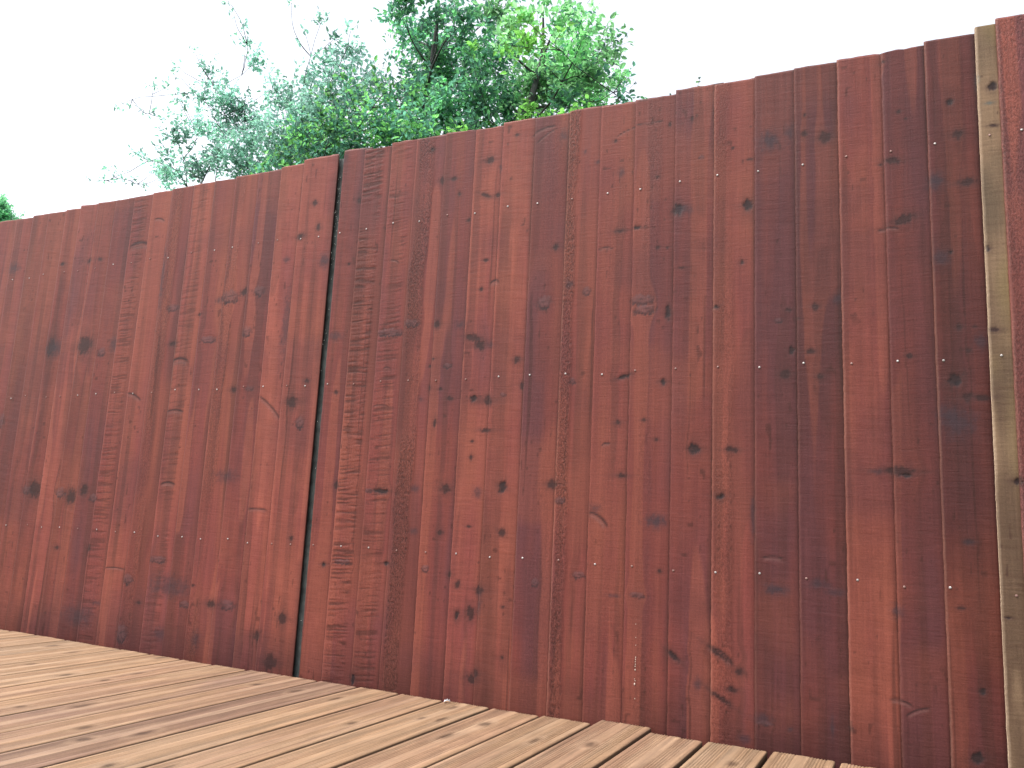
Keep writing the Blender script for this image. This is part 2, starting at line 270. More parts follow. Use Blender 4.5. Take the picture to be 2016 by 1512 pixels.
def pattern(X, Z, x0, w, hue, bright, seed, kind, bare=False, seam=None):
    """stain colour and relief of one board, from its own grain, saw marks and knots"""
    # grain bends round knots
    Xw = X.copy()
    near = [k for k in KN if x0 - .02 < k[0] < x0 + w + .02]
    for (kx, kz, rx, rz, kd, an) in near:
        if kd in 'dkg':
            d2 = ((X - kx) / (rx * 2.2)) ** 2 + ((Z - kz) / (rz * 3.5)) ** 2
            Xw = Xw - np.tanh((X - kx) / rx) * rx * .8 * np.exp(-d2)
    wob = (fbm(X * 3, Z * 1.3, seed + 5) - .5) * .02
    g = Xw + wob
    bands = fbm(g * 27, Z * 1.25, seed, 3)             # broad growth bands
    thin = fbm(g * 170, Z * 2.6, seed + 1, 2)
    blot = fbm(X * 8, Z * 3.2, seed + 2, 3)           # uneven stain
    b2 = vnoise(g * 45, Z * 1.0, seed + 3)
    if bare:
        c = mix(np.broadcast_to(BARE, X.shape + (3,)), BARE * np.array((.55, .58, .6)), np.clip((fbm(X * 8, Z * 5, seed) - .45) * 3, 0, 1))
        c = mix(c, np.array((.105, .060, .038)), sstep(.34, .56, fbm(X * 14, Z * 2.6, seed + 6)) * sstep(1.5, .6, Z) * .85)
        c = mix(c, np.array((.24, .165, .08)), sstep(.55, .8, fbm(X * 6 + 9, Z * 3, seed + 4)))
    else:
        t = hue * 1.3 + (bands - .5) * 1.7 + (blot - .5) * 2.2
        c = np.broadcast_to(RED, X.shape + (3,))
        c = mix(c, ORANGE, np.clip(t, 0, 1) * .9); c = mix(c, PURPLE, np.clip(-t, 0, 1) * .85)
        c = mix(c, BROWN, sstep(.58, .74, b2) * .42)
        low = sstep(.13, .0, Z + (fbm(X * 12, Z * 4, seed + 14) - .5) * .12)
        c = mix(c, BROWN * .8, low * .45)          # darker brown towards the foot, with an uneven upper edge
        # patches where the brush left less stain, ending abruptly
        pt = sstep(.62, .66, vnoise(g * 26 + 40, Z * 1.7, seed + 8)) * sstep(.5, .56, vnoise(g * 26 + 7, Z * .6, seed + 9))
        c = mix(c, ORANGE * 1.3, pt * .5)
        pd = sstep(.62, .65, vnoise(g * 24 + 90, Z * 1.4, seed + 18)) * sstep(.5, .54, vnoise(g * 30 + 17, Z * .9, seed + 19))
        c = mix(c, BROWN * .95, pd * .3)
        # broad clouds of darker stain running over neighbouring boards
        cl = fbm(X * 3.2 + 5, Z * 3.6 + 2, 77, 3)
        c = mix(c, PURPLE * .72, sstep(.56, .78, cl) * .38)
        c = mix(c, ORANGE * 1.05, sstep(.46, .28, cl) * .42)
    bright = bright ** 1.3
    c = c * (1 + (thin - .5) * .2)[..., None] * bright
    if seam is not None:      # occlusion line along the lap, painted into the board colour
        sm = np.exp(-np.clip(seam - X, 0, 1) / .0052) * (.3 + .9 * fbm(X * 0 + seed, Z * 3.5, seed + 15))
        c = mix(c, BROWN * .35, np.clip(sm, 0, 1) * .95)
    relief = (thin - .5) * .00025; torn = np.zeros_like(X)
    # narrow dark checks
    ck = sstep(.83, .9, vnoise(g * 150, Z * 1.1, seed + 11)) * sstep(.6, .7, vnoise(g * 20, Z * 2.2, seed + 12))
    c = mix(c, BROWN * .45, ck * .5)
    # specks
    sp = sstep(.86, .93, vnoise(X * 110, Z * 55, seed + 21)) * sstep(.5, .7, vnoise(X * 14, Z * 7, seed + 22))
    c = mix(c, BROWN * .5, sp * .55)
    if kind.startswith('saw'):
        amp = float(kind[3:] or 1)
        y = Z * 215 + .3 * np.sin(X * 24 + seed) + (fbm(X * 14, Z * 9, seed + 31) - .5) * 2.6 - X * 14
        r = vnoise(X * 14, y, seed + 32); r2 = vnoise(X * 60, Z * 260, seed + 33)
        m = sstep(.2, .48, fbm(X * 9 + 3, Z * 5, seed + 34)) * sstep(0, .01, X - x0) * sstep(.085, .07, X - x0)
        relief = relief + (r - .5) * .0008 * amp * m + (r2 - .5) * .0005 * amp * m
        c = mix(c, BROWN * .6, sstep(.48, .2, r) * m * .7 * min(1, amp)); torn = m * .3 * min(1, amp)
    elif kind.startswith('rough'):
        q = kind[5:].split('_'); a, b = (float(q[0]), float(q[1])) if len(q) >= 2 else (0, w); st = float(q[2]) if len(q) > 2 else 1.0
        u = X - x0 + (fbm(Z * 6, Z * 0 + seed, seed + 40) - .5) * .02
        m = sstep(a - .004, a + .004, u) * sstep(b + .008, b - .004, u)
        m = m * (.35 + .65 * sstep(.3, .55, fbm(X * 8, Z * 3.5, seed + 43)))
        torn = m * st; c = mix(c, BROWN, m * .3 * st)
    else:
        r = vnoise(X * 9, Z * 210 + X * 30, seed + 50)
        relief = relief + (r - .5) * .00035; c = c * (1 + (r - .5) * .07 + (fbm(X * 45, Z * 28, seed + 51) - .5) * .22)[..., None]
    jit = (fbm(X * 160, Z * 110, seed + 60, 2) - .5)
    for (kx, kz, rx, rz, kd, an) in near:
        dx = X - kx; dz = Z - kz
        ca, sa = math.cos(an), math.sin(an)
        U = (dx * ca + dz * sa) / rx; W = (-dx * sa + dz * ca) / rz
        d = np.maximum(np.sqrt(U * U + W * W) + jit * 1.15, 0)
        sel = d < 3.2
        if not sel.any(): continue
        if kd == 's':
            c = mix(c, np.array((.032, .020, .025)), np.exp(-(d * 1.05) ** 2.2) * .66)
        elif kd == 'b':
            c = mix(c, np.array((.06, .08, .08)), np.exp(-d ** 2) * .7)
        elif kd in 'dk':
            halo = np.exp(-((d - .2) / 1.35) ** 2)
            c = mix(c, np.array((.045, .020, .019)), halo * .55)
            m = sstep(1.25, .7, d) * (.74 if kd == 'd' else .9)
            c = mix(c, np.array((.019, .009, .009)) if kd == 'd' else np.array((.012, .009, .010)), m)
            relief = relief - m * (.0003 if kd == 'd' else .0012)
            # grain flares sideways from the knot
            fl = np.exp(-(np.abs(U) / 2.6) ** 1.5) * np.exp(-((W + .15 * np.sin(U * 3 + kx * 90)) / .55) ** 2)
            c = mix(c, np.array((.040, .017, .016)), fl * .4)
        elif kd == 'g':
            m = sstep(1.1, .75, d); rim = np.exp(-((d - 1.05) / .28) ** 2)
            rings = .5 + .5 * np.sin(d * 14 + jit * 5)
            c = mix(c, np.array((.085, .046, .050)), m * .55 * (.6 + .4 * rings)); c = mix(c, np.array((.03, .015, .016)), rim * np.clip(.55 - W * .45, 0, 1))
            crack = np.exp(-((W - U * .3) / .12) ** 2) * (d < .75)
            c = mix(c, np.array((.03, .015, .015)), crack * .6)
            relief = relief + m * .0001 - rim * .0003
        elif kd == 'c':
            W2 = W + U * U * .9
            line = np.exp(-((W2 - .35) / .5) ** 2) * sstep(1.25, .8, np.abs(U))
            pale = np.exp(-((W2 + .9) / .6) ** 2) * sstep(1.1, .6, np.abs(U))
            c = mix(c, np.array((.022, .010, .010)), line * .9); c = mix(c, np.array((.14, .068, .062)), pale * .45)
            relief = relief - line * .0003
    return np.concatenate([np.clip(c, 0, 1), (1 - torn)[..., None]], -1), relief

nail_mesh = None
def nail(parent, lx, ly, lz, painted):
    global nail_mesh
    if nail_mesh is None:
        k = 12; V = []; F = []
        for r_, y in ((.0027, 0), (.0027, -.0007), (.0019, -.0012), (.0007, -.0014)):
            for i in range(k):
                a = 2 * math.pi * i / k; V.append((r_ * math.cos(a), y, r_ * math.sin(a)))
        for j in range(3):
            for i in range(k):
                F.append((j * k + i, j * k + (i + 1) % k, (j + 1) * k + (i + 1) % k, (j + 1) * k + i))
        o = mesh_np('nail', V, F, M_nail, parent, (lx, ly, lz), ngons=[list(range(3 * k, 4 * k))])
        nail_mesh = o.data
    else:
        o = bpy.data.objects.new('nail', nail_mesh); o.parent = parent; o.location = (lx, ly, lz); col.objects.link(o)
    if random.random() < .45:
        o.material_slots[0].link = 'OBJECT'; o.material_slots[0].material = M_nail_s
    o.rotation_euler = (random.uniform(-.25, .1), 0, random.uniform(-.3, .3))
    return o

ZB = -.15
RUB = {-.872: .9, -.463: .6, -.266: .35, -.166: .8, .023: 1.0, -.363: .3, -.068: .3, .166: .6, .124: 1, -.978: .3}
def fence_board(panel, x0, w, ztop, proud, hue, bright, seed, kind='', bare=False, nails=(), dx=.0026, lean=0, label=None, vis=None, seam=None):
    """tapered board: thick left edge laps the thin right edge of its neighbour"""
    nz = int((ztop - ZB) / (.0024 if kind.startswith('saw') else .0042)); zs = np.linspace(ZB, ztop, nz)
    us = np.concatenate([[.0012, .0035], np.arange(.006, w, dx), [w]])
    nu = len(us)
    U, Z = np.meshgrid(us, zs)
    X = x0 + U + lean * (Z - .8)
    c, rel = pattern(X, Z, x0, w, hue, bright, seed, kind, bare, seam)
    yf = -(proud + .012 - .0088 * U / w) + (fbm(U * 9, Z * 2, seed + 70) - .5) * .0022
    yf = yf - rel
    yf[:, 0] += .0014; yf[:, 1] += .0003
    edge = (fbm(Z * 28, Z * 0 + 3, seed + 71)[:, 0] - .5) * .0016 + (vnoise(zs * 160, zs * 0, seed + 72) - .5) * .0009
    X[:, :3] += edge[:, None]
    xl = X[:, 0] - .0012; yl = yf[:, 0] + .002
    # rubbed corner shows lighter wood
    rubk = RUB.get(round(x0, 3), .12)
    rub = vnoise(zs * 9, zs * 0 + 1, seed + 73)
    for j, a in ((0, .5), (1, .35)):
        m = a * (.35 + .65 * rub)
        m = m * rubk
        c[:, j, :3] = c[:, j, :3] * (1 - m[:, None]) + np.array((.27, .13, .095) if not bare else (.44, .33, .23)) * m[:, None] * bright
    one = np.ones(nz)
    ring = [(xl, yl)] + [(X[:, j], yf[:, j]) for j in range(nu)] + [(x0 + one * w + lean * (zs - .8), one * -(proud - .001)), (x0 + lean * (zs - .8), one * -(proud + .0005) * 1.0)]
    cr = [c[:, 0]] + [c[:, j] for j in range(nu)] + [c[:, -1]] * 2
    if bare: cr[0] = np.broadcast_to(np.array((.44, .33, .23, 1.)), (nz, 4))
    k = len(ring)
    # slightly uneven saw-cut top
    topd = (np.array([vnoise(np.array([r[0][-1] * 60]), np.array([.5]), seed + 74)[0] for r in ring]) - .5) * .004 + (np.array([r[0][-1] for r in ring]) - x0 - w / 2) * random.uniform(-.03, .03)
    V = np.zeros((nz, k, 3)); C = np.zeros((nz, k, 4))
    for j, (a, b) in enumerate(ring):
        V[:, j, 0] = a - x0; V[:, j, 1] = b; V[:, j, 2] = zs - ZB; C[:, j] = cr[j]
    V[-1, :, 2] += topd
    ids = np.arange(nz * k).reshape(nz, k); nx_ = np.roll(ids, -1, 1)
    F = np.stack([ids[:-1], nx_[:-1], nx_[1:], ids[1:]], -1).reshape(-1, 4)
    px, py, pz = panel.location
    o = mesh_np('fence_board', V.reshape(-1, 3), F, M_fence, panel, (x0 - px, -py, ZB - pz), C.reshape(-1, 4),
                ngons=[list(ids[0][::-1]), list(ids[-1])])
    if label: o['label'] = label
    for (nx2, nzz) in nails:
        j = int(np.argmin(np.abs(us - (nx2 - x0)))); i = int(np.argmin(np.abs(zs - nzz)))
        nail(o, nx2 - x0, V[i, j + 1, 1] - .0003, nzz - ZB, False)
    return o

# left panel
panel1 = empty('board_fence', (-2.6, 0, ZB), 'red-brown stained board fence left of the dark gap', 'fence', 'lapped board fences in a row')
E1 = [-3.862, -3.755, -3.645, -3.528, -3.398, -3.286, -3.183, -3.075, -2.985, -2.882, -2.775, -2.668, -2.568, -2.466, -2.352, -2.247, -2.147, -2.038, -1.934, -1.838]
T1 = [1.62, 1.618, 1.622, 1.620, 1.614, 1.617, 1.614, 1.613, 1.618, 1.616, 1.613, 1.610, 1.612, 1.614, 1.612, 1.610, 1.611, 1.609, 1.614, 1.624]
K1 = {11: 'saw.7', 14: 'saw.5', 12: 'saw.15', 16: 'rough.0_.05_.5', 13: 'rough.01_.06_.5', 18: '', 6: '', 15: 'saw.15'}
H1 = {5: .3, 6: .35, 7: .0, 8: -.1, 9: .1, 10: -.25, 11: .1, 12: .35, 13: -.1, 14: .5, 15: .1, 16: .3, 17: -.25, 18: .25, 19: .3}
B1 = {7: .93, 9: .93, 10: .88, 11: 1.0, 14: 1.12, 17: .92, 19: 1.05, 12: 1.06}
N1 = [-3.159, -3.033, -2.943, -2.841, -2.739, -2.637, -2.541, -2.439, -2.325, -2.215, -2.122, -2.010, -1.917, -1.818, -1.750]
for i, x in enumerate(E1):
    nxt = E1[i + 1] if i + 1 < len(E1) else -1.698
    w = nxt - x + .024 if i + 1 < len(E1) else nxt - x
    nn = [n_ + random.uniform(-.004, .004) for n_ in N1 if x + .004 < n_ < nxt - .004]
    if not nn: nn = [x + .035]
    nl = [(n_, z + random.uniform(-.005, .005)) for n_ in nn for z in (1.349, .852, .357)]
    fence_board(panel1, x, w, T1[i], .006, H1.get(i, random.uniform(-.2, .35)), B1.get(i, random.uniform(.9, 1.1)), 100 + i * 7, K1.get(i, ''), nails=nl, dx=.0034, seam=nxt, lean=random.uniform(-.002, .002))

# middle panel
panel2 = empty('board_fence', (-.75, 0, ZB), 'red-brown stained board fence between the dark gap and the bare pale strip', 'fence', 'lapped board fences in a row')
E2 = [-1.671, -1.587, -1.481, -1.386, -1.280, -1.175, -1.082, -.978, -.872, -.776, -.676, -.565, -.463, -.363, -.266, -.166, -.068, .023]
T2 = [1.628, 1.617, 1.622, 1.618, 1.616, 1.609, 1.615, 1.610, 1.611, 1.604, 1.603, 1.610, 1.604, 1.606, 1.605, 1.604, 1.602, 1.608]
K2 = {1: 'saw1.3', 2: 'saw.8', 3: 'rough.012_.062', 4: 'saw.12', 7: 'rough.03_.1_.25', 8: 'rough0_.032_.9', 9: 'rough0_.1_.15', 11: '', 12: 'rough0_.045_.45', 13: '', 10: 'rough.03_.07_.3', 16: 'saw.2', 5: 'saw.15'}
H2 = {0: .0, 1: .15, 2: .2, 3: .1, 4: -.15, 5: .35, 6: .35, 7: -.35, 8: .15, 9: .15, 10: -.15, 11: -.25, 12: .15, 13: -.6, 14: -.45, 15: -.02, 16: -.25, 17: -.1}
B2 = {0: .90, 1: .98, 2: 1.0, 3: .97, 4: .92, 5: 1.08, 6: 1.03, 7: .88, 8: .95, 9: .95, 10: .87, 11: .84, 12: .98, 13: .76, 14: .72, 15: .92, 16: .76, 17: .68}  # own tones, with weaker light on the right boards put into their brightness
N2 = [-1.659, -1.553, -1.453, -1.354, -1.26, -1.159, -1.056, -.957, -.852, -.751, -.66, -.558, -.454, -.351, -.248, -.147, -.052, .036]
LB2 = {1: 'board with coarse horizontal saw ripples down its length', 3: 'board with a rough dimpled band', 7: 'purplish smooth board with a curved gash near its top', 13: 'darkest purple-brown board', 15: 'plain bright red-brown board with a crisp left edge', 17: 'dark board with large knots beside the bare strip'}
resin_board = None
for i, x in enumerate(E2):
    nxt = E2[i + 1] if i + 1 < len(E2) else .124
    w = nxt - x + .024 if i + 1 < len(E2) else nxt - x + .01
    n_ = max(N2[i], x + .012)
    nl = [(n_ + random.uniform(-.003, .003), z + random.uniform(-.004, .004)) for z in (1.349, .852, .365)]
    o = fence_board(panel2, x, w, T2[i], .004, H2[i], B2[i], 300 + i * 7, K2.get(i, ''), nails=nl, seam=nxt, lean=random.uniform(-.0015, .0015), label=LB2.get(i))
    if i == 10: resin_board = o

# beads of dried sap down one board
def blobs(name, pts, mat, parent, loc=(0, 0, 0)):
    V = []; F = []
    for (x, y, z, rx, rz) in pts:
        b0 = len(V); a, b = 8, 5
        for i in range(b + 1):
            t = math.pi * i / b
            for j in range(a):
                p = 2 * math.pi * j / a
                V.append((x + rx * math.sin(t) * math.cos(p), y + rx * .6 * math.sin(t) * math.sin(p), z + rz * math.cos(t)))
        for i in range(b):
            for j in range(a):
                F.append((b0 + i * a + j, b0 + i * a + (j + 1) % a, b0 + (i + 1) * a + (j + 1) % a, b0 + (i + 1) * a + j))
    return mesh_np(name, V, F, mat, parent, loc)
sap = [(z_, q_ * .75) for z_, q_ in [(.228, .0010), (.197, .0012), (.179, .0011), (.151, .0014), (.146, .0015), (.141, .0014), (.135, .0014), (.130, .0014), (.122, .0020), (.101, .001), (.097, .0012), (.089, .0026), (.056, .0013)]]
for z, r_ in sap:
    blobs('sap_bead', [(0, 0, 0, r_, r_ * 1.5)], M_sap, resin_board, (-.6435 - E2[10] + random.uniform(-.001, .001), -.016 + .0088 * .033 / .13 - .0004, z - ZB))

# right panel: bare board, then stained boards
panel3 = empty('board_fence', (.9, 0, ZB), 'fence at the right edge starting with a bare pale tan board under rough red boards', 'fence', 'lapped board fences in a row')
fence_board(panel3, .124, .066, 1.614, .014, 0, .78, 611, 'saw.2', bare=True, nails=[(.146, 1.349), (.146, .852), (.150, .36)], lean=.004, label='bare unstained pale tan board with black knots')
xs = [.166, .268, .370, .472, .574, .676, .778, .88, .982, 1.084, 1.186]
for i, x in enumerate(xs):
    fence_board(panel3, x, .126, 1.622 + random.uniform(-.004, .005), .017 if i == 0 else .012, -.25 if i == 0 else random.uniform(-.1, .3), 1.22 if i == 0 else random.uniform(.88, 1.05), 700 + 7 * i,
                'rough0_.12_.7' if i == 0 else random.choice(['', 'saw.3', 'rough.0_.05_.5']), nails=[(x + .04, z) for z in (1.349, .852, .36)], lean=.003 if i == 0 else 0,
                dx=.0026 if i < 2 else .005)

# post seen in the gap
post = empty('fence_post', (-1.69, .047, -.3), 'dark weathered post recessed in the narrow gap between two fence panels, dusty with cobweb', 'post')
pv = []; pf = []
prof = []
hw = .045
for (sx, sy) in ((-1, -1), (1, -1), (1, 1), (-1, 1)):
    for t in ((0, .25, .5, .75, 1)):
        a0 = math.atan2(sy, sx) - math.pi / 4 + t * math.pi / 2
        prof.append((sx * (hw - .006) + .006 * math.cos(a0), sy * (hw - .006) + .006 * math.sin(a0)))
zz = np.linspace(0, 1.912, 60)
for z in zz:
    for j, (a, b) in enumerate(prof):
        k = .0012 * math.sin(z * 31 + j) + .001 * math.sin(z * 73 + j * 2.1)
        pv.append((a + k * .6, b + k, z))
n = len(prof)
for i in range(len(zz) - 1):
    for j in range(n):
        pf.append((i * n + j, i * n + (j + 1) % n, (i + 1) * n + (j + 1) % n, (i + 1) * n + j))
mesh_np('post_shaft', pv, pf, M_post, post, ngons=[list(range(n))[::-1], list(range(len(pv) - n, len(pv)))])
web = []
for i in range(46):
    z = random.triangular(1.15, 1.58, 1.5) if i < 36 else random.uniform(.1, 1.1)
    web.append((random.uniform(-.004, .012), -hw - .0006 - random.uniform(0, .012), z + .3, random.uniform(.0004, .0011), random.uniform(.0005, .0014)))
blobs('cobweb', web, M_web, post)

# ------------------------------------------------------------------ decking
deck = empty('timber_deck', (-1.2, -1.2, -.15), 'deck of grooved pale tan boards running up to the foot of the red fence', 'deck')
DW, GAP = .1265, .0065
gaps = [-3.02, -2.88, -2.745, -2.585, -2.447, -2.311, -2.176, -2.038, -1.905, -1.775, -1.650, -1.522, -1.390, -1.258, -1.124, -.991, -.857, -.725, -.592, -.461, -.322, -.186, -.052, .082]
gaps = [-3.56, -3.425, -3.29, -3.155] + gaps
GW = {-1.258: .006, -.991: .010, -1.124: .010, -.857: .007, -.725: .009, -.592: .010, -.461: .011, -.322: .013, -.186: .013, -1.522: .0075, -1.650: .006}
ENDS = {}
k_ = lambda a, b, seed: fbm(a, b, seed)
DTAN = np.array((.262, .162, .093)); DPINK = np.array((.235, .138, .088)); DGREY = np.array((.190, .132, .086)); DPALE = np.array((.33, .225, .145)); DDARK = np.array((.100, .058, .036)); DPURP = np.array((.145, .093, .082))
TONE = {}
def deck_board(i, xa, xb, yend, hue, bright, seed):
    w = xb - xa
    us = list(np.concatenate([[0, .0015, .004], np.linspace(.008, .012, 2)]))
    mid = w / 2
    grooves = []
    pitch = .0062
    uu = .0145
    while uu < w - .0145:
        if abs(uu - mid) > .0125: grooves.append(uu)
        uu += pitch
    for gq in grooves: us += [gq - .0021, gq - .0011, gq, gq + .0011, gq + .0021]
    us += list(np.linspace(mid - .0085, mid + .0085, 6)) + [w - .012, w - .008, w - .004, w - .0015, w]
    us = np.array(sorted(us))
    y0 = -1.75
    ys = np.concatenate([np.linspace(-2.75, y0, 16)[:-1], np.linspace(y0, yend, int((yend - y0) / .0065))])
    U, Y = np.meshgrid(us, ys); X = xa + U
    dep = np.zeros_like(us)
    for gq in grooves: dep = np.maximum(dep, .0017 * np.clip(1 - np.abs(us - gq) / .0022, 0, 1) ** .8)
    wear = .75 + .35 * fbm(X * 20, Y * 3, seed + 1)
    z = -dep[None, :] * wear
    z[:, 0] -= .003; z[:, 1] -= .0012; z[:, -1] -= .003; z[:, -2] -= .0012; z[:, 2] -= .0003; z[:, -3] -= .0003
    # knots on this board
    rs = np.random.default_rng(seed)
    ks = [(xa + rs.uniform(.2, .8) * w, rs.uniform(-1.5, -.02), rs.uniform(.006, .012), rs.uniform(.012, .028)) for _ in range(rs.integers(3, 6))]
    Xw = X.copy()
    for (kx, ky, rx, ry) in ks:
        d2 = ((X - kx) / (rx * 2.3)) ** 2 + ((Y - ky) / (ry * 3)) ** 2
        Xw = Xw - np.tanh((X - kx) / rx) * rx * .9 * np.exp(-d2)
    g = Xw + (fbm(X * 2, Y * 1.2, seed + 2) - .5) * .03
    bands = fbm(g * 45, Y * .9, seed + 3, 3); thin = fbm(g * 230, Y * 2.5, seed + 4, 2); blot = fbm(X * 10, Y * 4, seed + 5, 3)
    t = hue + (bands - .5) * 1.6 + (blot - .5) * 1.6
    c = np.broadcast_to(DTAN, X.shape + (3,))
    c = mix(c, DPINK, np.clip(t, 0, 1) * .9); c = mix(c, DGREY, np.clip(-t, 0, 1) * .8)
    c = mix(c, DPURP, np.clip(hue - .6, 0, 1) * np.clip(blot * 2 - .4, 0, 1))
    c = mix(c, DDARK, sstep(.58, .8, bands) * .35)
    c = mix(c, DPALE, sstep(.55, .8, vnoise(g * 60, Y * 4, seed + 6)) * .35)
    c = mix(c, DPALE, (np.abs(us - mid) < .0105)[None, :] * .14 * np.ones_like(X))
    c = c * (1 + (thin - .5) * .3)[..., None] * bright
    c = c * (1 - .2 * (dep / .0021)[None, :] * np.ones_like(X))[..., None]      # darker colour in the grooves
    jit = (fbm(X * 170, Y * 60, seed + 8, 2) - .5)
    for n2, (kx, ky, rx, ry) in enumerate(ks):
        d = np.maximum(np.sqrt(((X - kx) / rx) ** 2 + ((Y - ky) / ry) ** 2) + jit * .8, 0)
        c = mix(c, DDARK * .8, np.exp(-(d / 1.6) ** 2) * .45); c = mix(c, DDARK * (.5 if n2 % 2 else .75), sstep(1.05, .5, d) * .65)
        c = mix(c, DPALE, np.exp(-((d - 1.9) / .5) ** 2) * .3)
    rag = (vnoise(us * 300, us * 0, seed + 9) - .5) * .004 + (vnoise(us * 40, us * 0, seed + 10) - .5) * .003
    Yr = Y.copy(); Yr[-1] += rag; Yr[-2] += rag
    k = len(us); m = len(ys); T = .027
    V = np.zeros((m, k + 2, 3)); C = np.zeros((m, k + 2, 3))
    V[:, :k, 0] = U; V[:, :k, 1] = Yr; V[:, :k, 2] = z; C[:, :k] = c
    V[:, k, 0] = w; V[:, k, 1] = Yr[:, -1]; V[:, k, 2] = -T; V[:, k + 1, 0] = 0; V[:, k + 1, 1] = Yr[:, 0]; V[:, k + 1, 2] = -T
    C[:, k] = c[:, -1] * .3; C[:, k + 1] = c[:, 0] * .3; C[:, 0] *= .45; C[:, k - 1] *= .45   # side faces and outer edges coloured darker
    kk = k + 2
    ids = np.arange(m * kk).reshape(m, kk); nx_ = np.roll(ids, -1, 1)
    F = np.stack([ids[:-1], nx_[:-1], nx_[1:], ids[1:]], -1).reshape(-1, 4)
    px, py, pz = deck.location
    V[..., 1] -= yend
    return mesh_np('deck_board', V.reshape(-1, 3), F, M_deck, deck, (xa - px, yend - py, -pz + random.uniform(-.0008, .0008)), C.reshape(-1, 3),
                   ngons=[list(ids[0][::-1]), list(ids[-1])])
HUED = {-1.905: .9, -1.775: .8, -1.65: .9, -2.038: .3, -1.522: .0, -1.39: .0, -1.258: -.1, -1.124: .1, -.991: .3, -.857: .35, -.725: .1, -.592: -.3, -.461: .4}
for i in range(len(gaps) - 1):
    a, b = gaps[i], gaps[i + 1]
    gw = GW.get(a, .009) * .43; gw2 = GW.get(b, .009) * .43
    yend = -.118 + .055 * np.clip((a + 2.0) / 1.6, 0, 1) + random.uniform(-.003, .003)
    if abs(a + .725) < .001: yend = -.028
    if abs(a + .592) < .001: yend = -.073
    hue = {-1.905: .3, -1.775: .95, -1.65: .7, -1.522: .9, -1.39: .0, -1.258: .2, -1.124: .0, -.991: .25, -.857: .5, -.725: .35, -.592: .55, -.461: .05}.get(a, random.uniform(-.5, .4))
    br = {-1.775: .96, -1.65: .98, -1.522: .9, -.725: .86, -.857: .9, -.592: .92, -.461: .9, -.322: .92}.get(a, 1.0)
    if a < -1.95: br = 1.1
    o = deck_board(i, a + gw, b - gw2, yend, hue, br, 900 + 11 * i)
# joists under the deck
for y in (-.22, -.72, -1.22, -1.72, -2.2, -2.68):
    V = [(x, yy, z) for x in (-3.55, .07) for yy in (y - .023, y + .023) for z in (-.148, -.0285)]
    F = [(0, 1, 3, 2), (4, 6, 7, 5), (0, 4, 5, 1), (2, 3, 7, 6), (0, 2, 6, 4), (1, 5, 7, 3)]
    px, py, pz = deck.location
    mesh_np('joist', [(v[0] - px, v[1] - py, v[2] - pz) for v in V], F, M_post, deck, smooth=False)

# small scrap lying near the ends of the boards
sv = []; n = 7
for i in range(n):
    for j in range(4):
        sv.append((i / (n - 1) * .017 - .008, (j / 3 - .5) * .010 * (1 - .35 * (i / (n - 1))), .002 + .0035 * math.sin(i / (n - 1) * 3.0) + .0012 * j * (i % 2)))
sf = [(i * 4 + j, (i + 1) * 4 + j, (i + 1) * 4 + j + 1, i * 4 + j + 1) for i in range(n - 1) for j in range(3)]
so = mesh_np('foil_scrap', sv, sf, M_scrap, None, (-1.105, -.110, .0005))
sm_ = so.modifiers.new('thickness', 'SOLIDIFY'); sm_.thickness = .0006
so.rotation_euler = (0, 0, .5)
tag(so, 'tiny crumpled silvery scrap lying on a deck board near the fence', 'litter')

